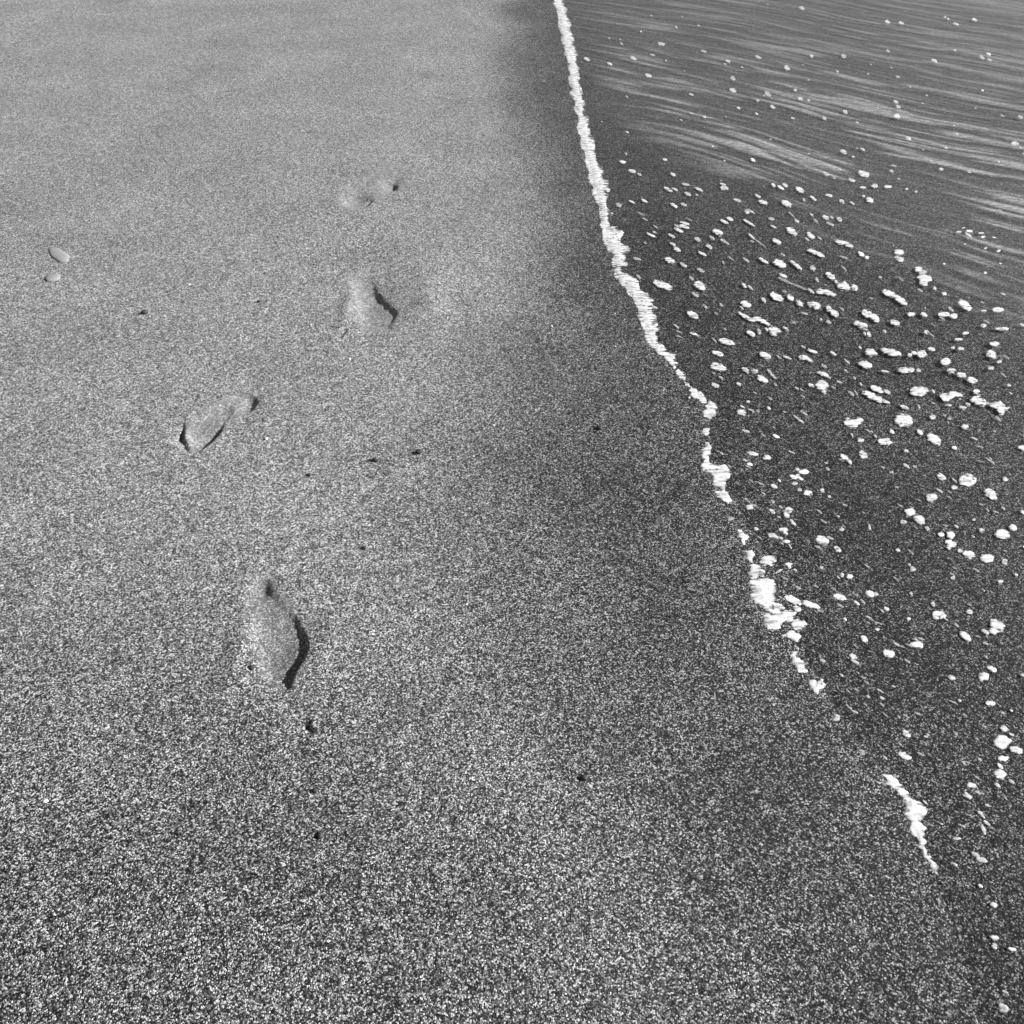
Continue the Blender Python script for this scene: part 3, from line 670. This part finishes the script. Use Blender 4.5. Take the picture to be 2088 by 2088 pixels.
def specks(n_):
    k = 0
    while k < n_:
        y = 380 + 1320 * rng.rand(); x0 = edge_at(y) + 30
        x = x0 + (2060 - x0) * rng.rand()
        an = math.radians(15 + 30 * rng.rand()); Lh = 4 + 9 * rng.rand()
        sh = Shape(); a = np.array((x - math.cos(an) * Lh / 2, y - math.sin(an) * Lh / 2)); b = 2 * np.array((x, y)) - a
        sh.w = 2.4 + 2.2 * rng.rand(); sh.caps = [(a, b, sh.w / 2)]; sh.dens = 0.3 + 0.4 * rng.rand(); SHAPES.append(sh); k += 1
specks(230)
extra(130, -40, 372); extra(24, 380, 1700, 2130, 2056); extra(14, 1725, 2100)

ORD = ['first', 'second', 'third', 'fourth', 'fifth', 'sixth', 'seventh', 'eighth', 'ninth', 'tenth', 'eleventh', 'twelfth', 'thirteenth', 'fourteenth']
ROWS = [(375, 'outside', 'beyond the rippled water'), (470, '', 'in rippled water near the top'), (575, '', 'level with the pale pebbles'),
        (690, '', 'level with the upper footprint'), (790, '', 'just below upper footprint level'), (940, '', 'level with the slanting footprint'),
        (1050, '', 'just below slanting footprint level'), (1170, '', 'just above nearest footprint level'), (1420, '', 'level with the nearest footprint'), (1714, '', 'lower than the nearest footprint'), (9999, '', 'in the lowest water')]
def info(sh):
    pts = np.array([c[0] for c in sh.caps] + [c[1] for c in sh.caps]) if sh.caps else sh.polys[0]
    c = (pts.min(0) + pts.max(0)) / 2
    L = max(np.hypot(*(pts.max(0) - pts.min(0))) + (sh.w if sh.caps else 0), 1)
    return c, L, L / sh.w
for sh in SHAPES:
    sh.c, sh.L, sh.asp = info(sh); sh.area = sh.L * sh.w * (0.6 + .4 * sh.dens)
    inv_ = 40 < sh.c[0] < 2049 and 375 < sh.c[1] < 1713
    sh.rank = sh.area * (1.0 if inv_ else 0.35)
order = sorted(range(len(SHAPES)), key=lambda i: -SHAPES[i].rank)
SINGLE = set(order[:298])
groups = {}
for i in SINGLE:
    sh = SHAPES[i]
    if sh.label: continue
    row = next(r for r in ROWS if sh.c[1] < r[0])[2]
    shp = ('lumpy cluster' if len(sh.caps) > 1 else 'thin streak' if sh.asp > 3.2 else 'oval fleck' if sh.asp > 1.9 else 'round fleck')
    siz = 'faint ' if sh.dens < .75 else 'big bright ' if sh.area > 210 else 'bright ' if sh.area > 95 else 'small '
    groups.setdefault(f'{siz}{shp} of foam {row}', []).append(i)
for lab, ids in groups.items():
    ids.sort(key=lambda i: SHAPES[i].c[0])
    for k, i in enumerate(ids):
        SHAPES[i].label = lab if len(ids) == 1 or k >= len(ORD) else f'{lab}, {ORD[k]} from left'
        if len(ids) > len(ORD): SHAPES[i].label = lab
sv, sq, se, sdn, off = [], [], [], [], 0
for i, sh in enumerate(SHAPES):
    r = foam_mesh(sh, 50 + i * 1.13)
    if r is None: continue
    v, q, e = r
    if i in SINGLE:
        c = v.mean(0)
        nm = {'strip': 'foam_strip', 'patch': 'foam_patch', 'fleck': 'foam_fleck'}[sh.kind]
        o = mesh_obj(nm, v, q, M_FOAM, c, {'edge': e, 'dens': np.full(len(v), sh.dens)})
        tag(o, sh.label, 'sea foam', 'foam flecks drifting on the thin water' if sh.kind == 'fleck' else 'foam pieces along the waterline' if sh.kind == 'strip' else 'patches of foam')
    else:
        sv.append(v); sq.append(q + off); se.append(e); sdn.append(np.full(len(v), sh.dens)); off += len(v)
# fine bubbles speckling the wet margin behind the foam line
tag(mesh_obj('foam_specks', np.vstack(sv), np.vstack(sq), M_FOAM, None, {'edge': np.hstack(se), 'dens': np.hstack(sdn)}),
    'scatter of the tiniest foam specks on the thin water', 'sea foam', None, 'stuff')

# ------------------------------------------------------------------ pebbles, shell chips and a twig on the sand
def pebble(name, px, size, flat, mat, label, cat, group=None, rot=0.0, pts=None, sink=0.35, seed=0):
    """a water-worn stone: size = (length, width) in metres, bedded in the sand"""
    g = ground(np.array([px]))[0]; z0 = sand_z(np.array([g]))[0]
    nu, nv = 16, 9; V_, F_ = [], []
    for j in range(nv + 1):
        th = math.pi * j / nv
        for i in range(nu):
            ph = 2 * math.pi * i / nu
            r = 1.0
            if pts is not None:
                L_ = np.array(pts, float); k = len(L_) * (i / nu); a_ = L_[int(k) % len(L_)]; b_ = L_[(int(k) + 1) % len(L_)]
                bx, by = a_ + (b_ - a_) * (k - int(k))
            else: bx, by = math.cos(ph) * size[0] / 2, math.sin(ph) * size[1] / 2
            wv = 1 + 0.16 * (hsh(np.array(float(i)), np.array(float(j)), seed) - .5)
            V_.append((bx * math.sin(th) ** .8 * wv, by * math.sin(th) ** .8 * wv, flat / 2 * math.cos(th)))
    for j in range(nv):
        for i in range(nu):
            a = j * nu + i; b = j * nu + (i + 1) % nu
            F_.append((a, a + nu, b + nu, b))
    V_ = np.array(V_); cr, sr = math.cos(rot), math.sin(rot)
    V_[:, :2] = np.stack([V_[:, 0] * cr - V_[:, 1] * sr, V_[:, 0] * sr + V_[:, 1] * cr], -1)
    o = mesh_obj(name, V_, F_, mat, None)
    o.location = (g[0], g[1], z0 + flat * (0.5 - sink))
    return tag(o, label, cat, group)

def rel(px, ctr):
    g = ground(np.array(px, float)); c = ground(np.array([ctr]))[0]
    return g - c
wedge_px = [(98, 506), (119, 505), (143, 524), (139, 534), (123, 537), (105, 524)]
wp = rel([(143, 524), (119, 505), (98, 506), (105, 524), (123, 537), (139, 534)], (121, 521))
pebble('pebble', (121, 521), (0.05, 0.04), 0.010, M_PALE, 'grey wedge shaped pebble, larger of two lying at upper left', 'pebble', 'pebbles on the sand', pts=wp, sink=.46, seed=3)
pebble('pebble', (108, 567), (0.046, 0.050), 0.011, M_PALE, 'smooth oval grey pebble just below the wedge shaped one', 'pebble', 'pebbles on the sand', sink=.44, seed=4)
G1 = 'tiny stones on the sand'
for px, s, lab in [((296, 638), .017, 'small dark stone with shadow, between pale pebbles and slanting footprint'),
                   ((528, 615), .010, 'tiny dark stone left of the upper footprint'),
                   ((855, 922), .014, 'dark shadowed stone in the middle, right one of a near pair'),
                   ((765, 937), .012, 'dark stone in the middle, left one of a near pair'),
                   ((1222, 874), .013, 'lone dark stone on wet sand near the bulbous foam clump'),
                   ((743, 1117), .009, 'tiny dark stone right of the space above the nearest footprint'),
                   ((630, 967), .009, 'tiny dark stone right of the slanting footprint'),
                   ((513, 1360), .009, 'tiny dark stone left of the nearest footprint'),
                   ((1191, 1588), .010, 'dark stone low on the wet sand, right of centre'),
                   ((643, 1613), .008, 'tiny dark stone near the bottom, below the nearest footprint'),
                   ((654, 1705), .009, 'tiny dark stone at the very bottom edge')]:
    pebble('stone', px, (s * 1.25, s), s * 0.8, M_DARK, lab, 'stone', G1, rot=rng.rand() * 3, sink=.2, seed=rng.rand() * 9)
G2 = 'white shell chips on the sand'
for px, s, lab in [((386, 581), .008, 'white chip between the pale pebbles and upper footprint'),
                   ((543, 894), .008, 'white chip right of the slanting footprint'),
                   ((713, 732), .008, 'white chip below the upper footprint'),
                   ((1125, 665), .007, 'white chip on wet sand midway between upper footprint and foam'),
                   ((1254, 640), .005, 'tiny white chip close to the winding foam strip'),
                   ((1255, 707), .005, 'tiny white chip left of the bend of the winding foam strip'),
                   ((1007, 867), .006, 'tiny white chip in the middle of the sand'),
                   ((1405, 812), .006, 'tiny white chip beside the straight bar of foam'),
                   ((94, 1635), .007, 'tiny white chip at the lower left corner')]:
    pebble('shell_chip', px, (s * 1.3, s), s * 0.6, M_CHIP, lab, 'shell chip', G2, rot=rng.rand() * 3, sink=.1, seed=rng.rand() * 9)
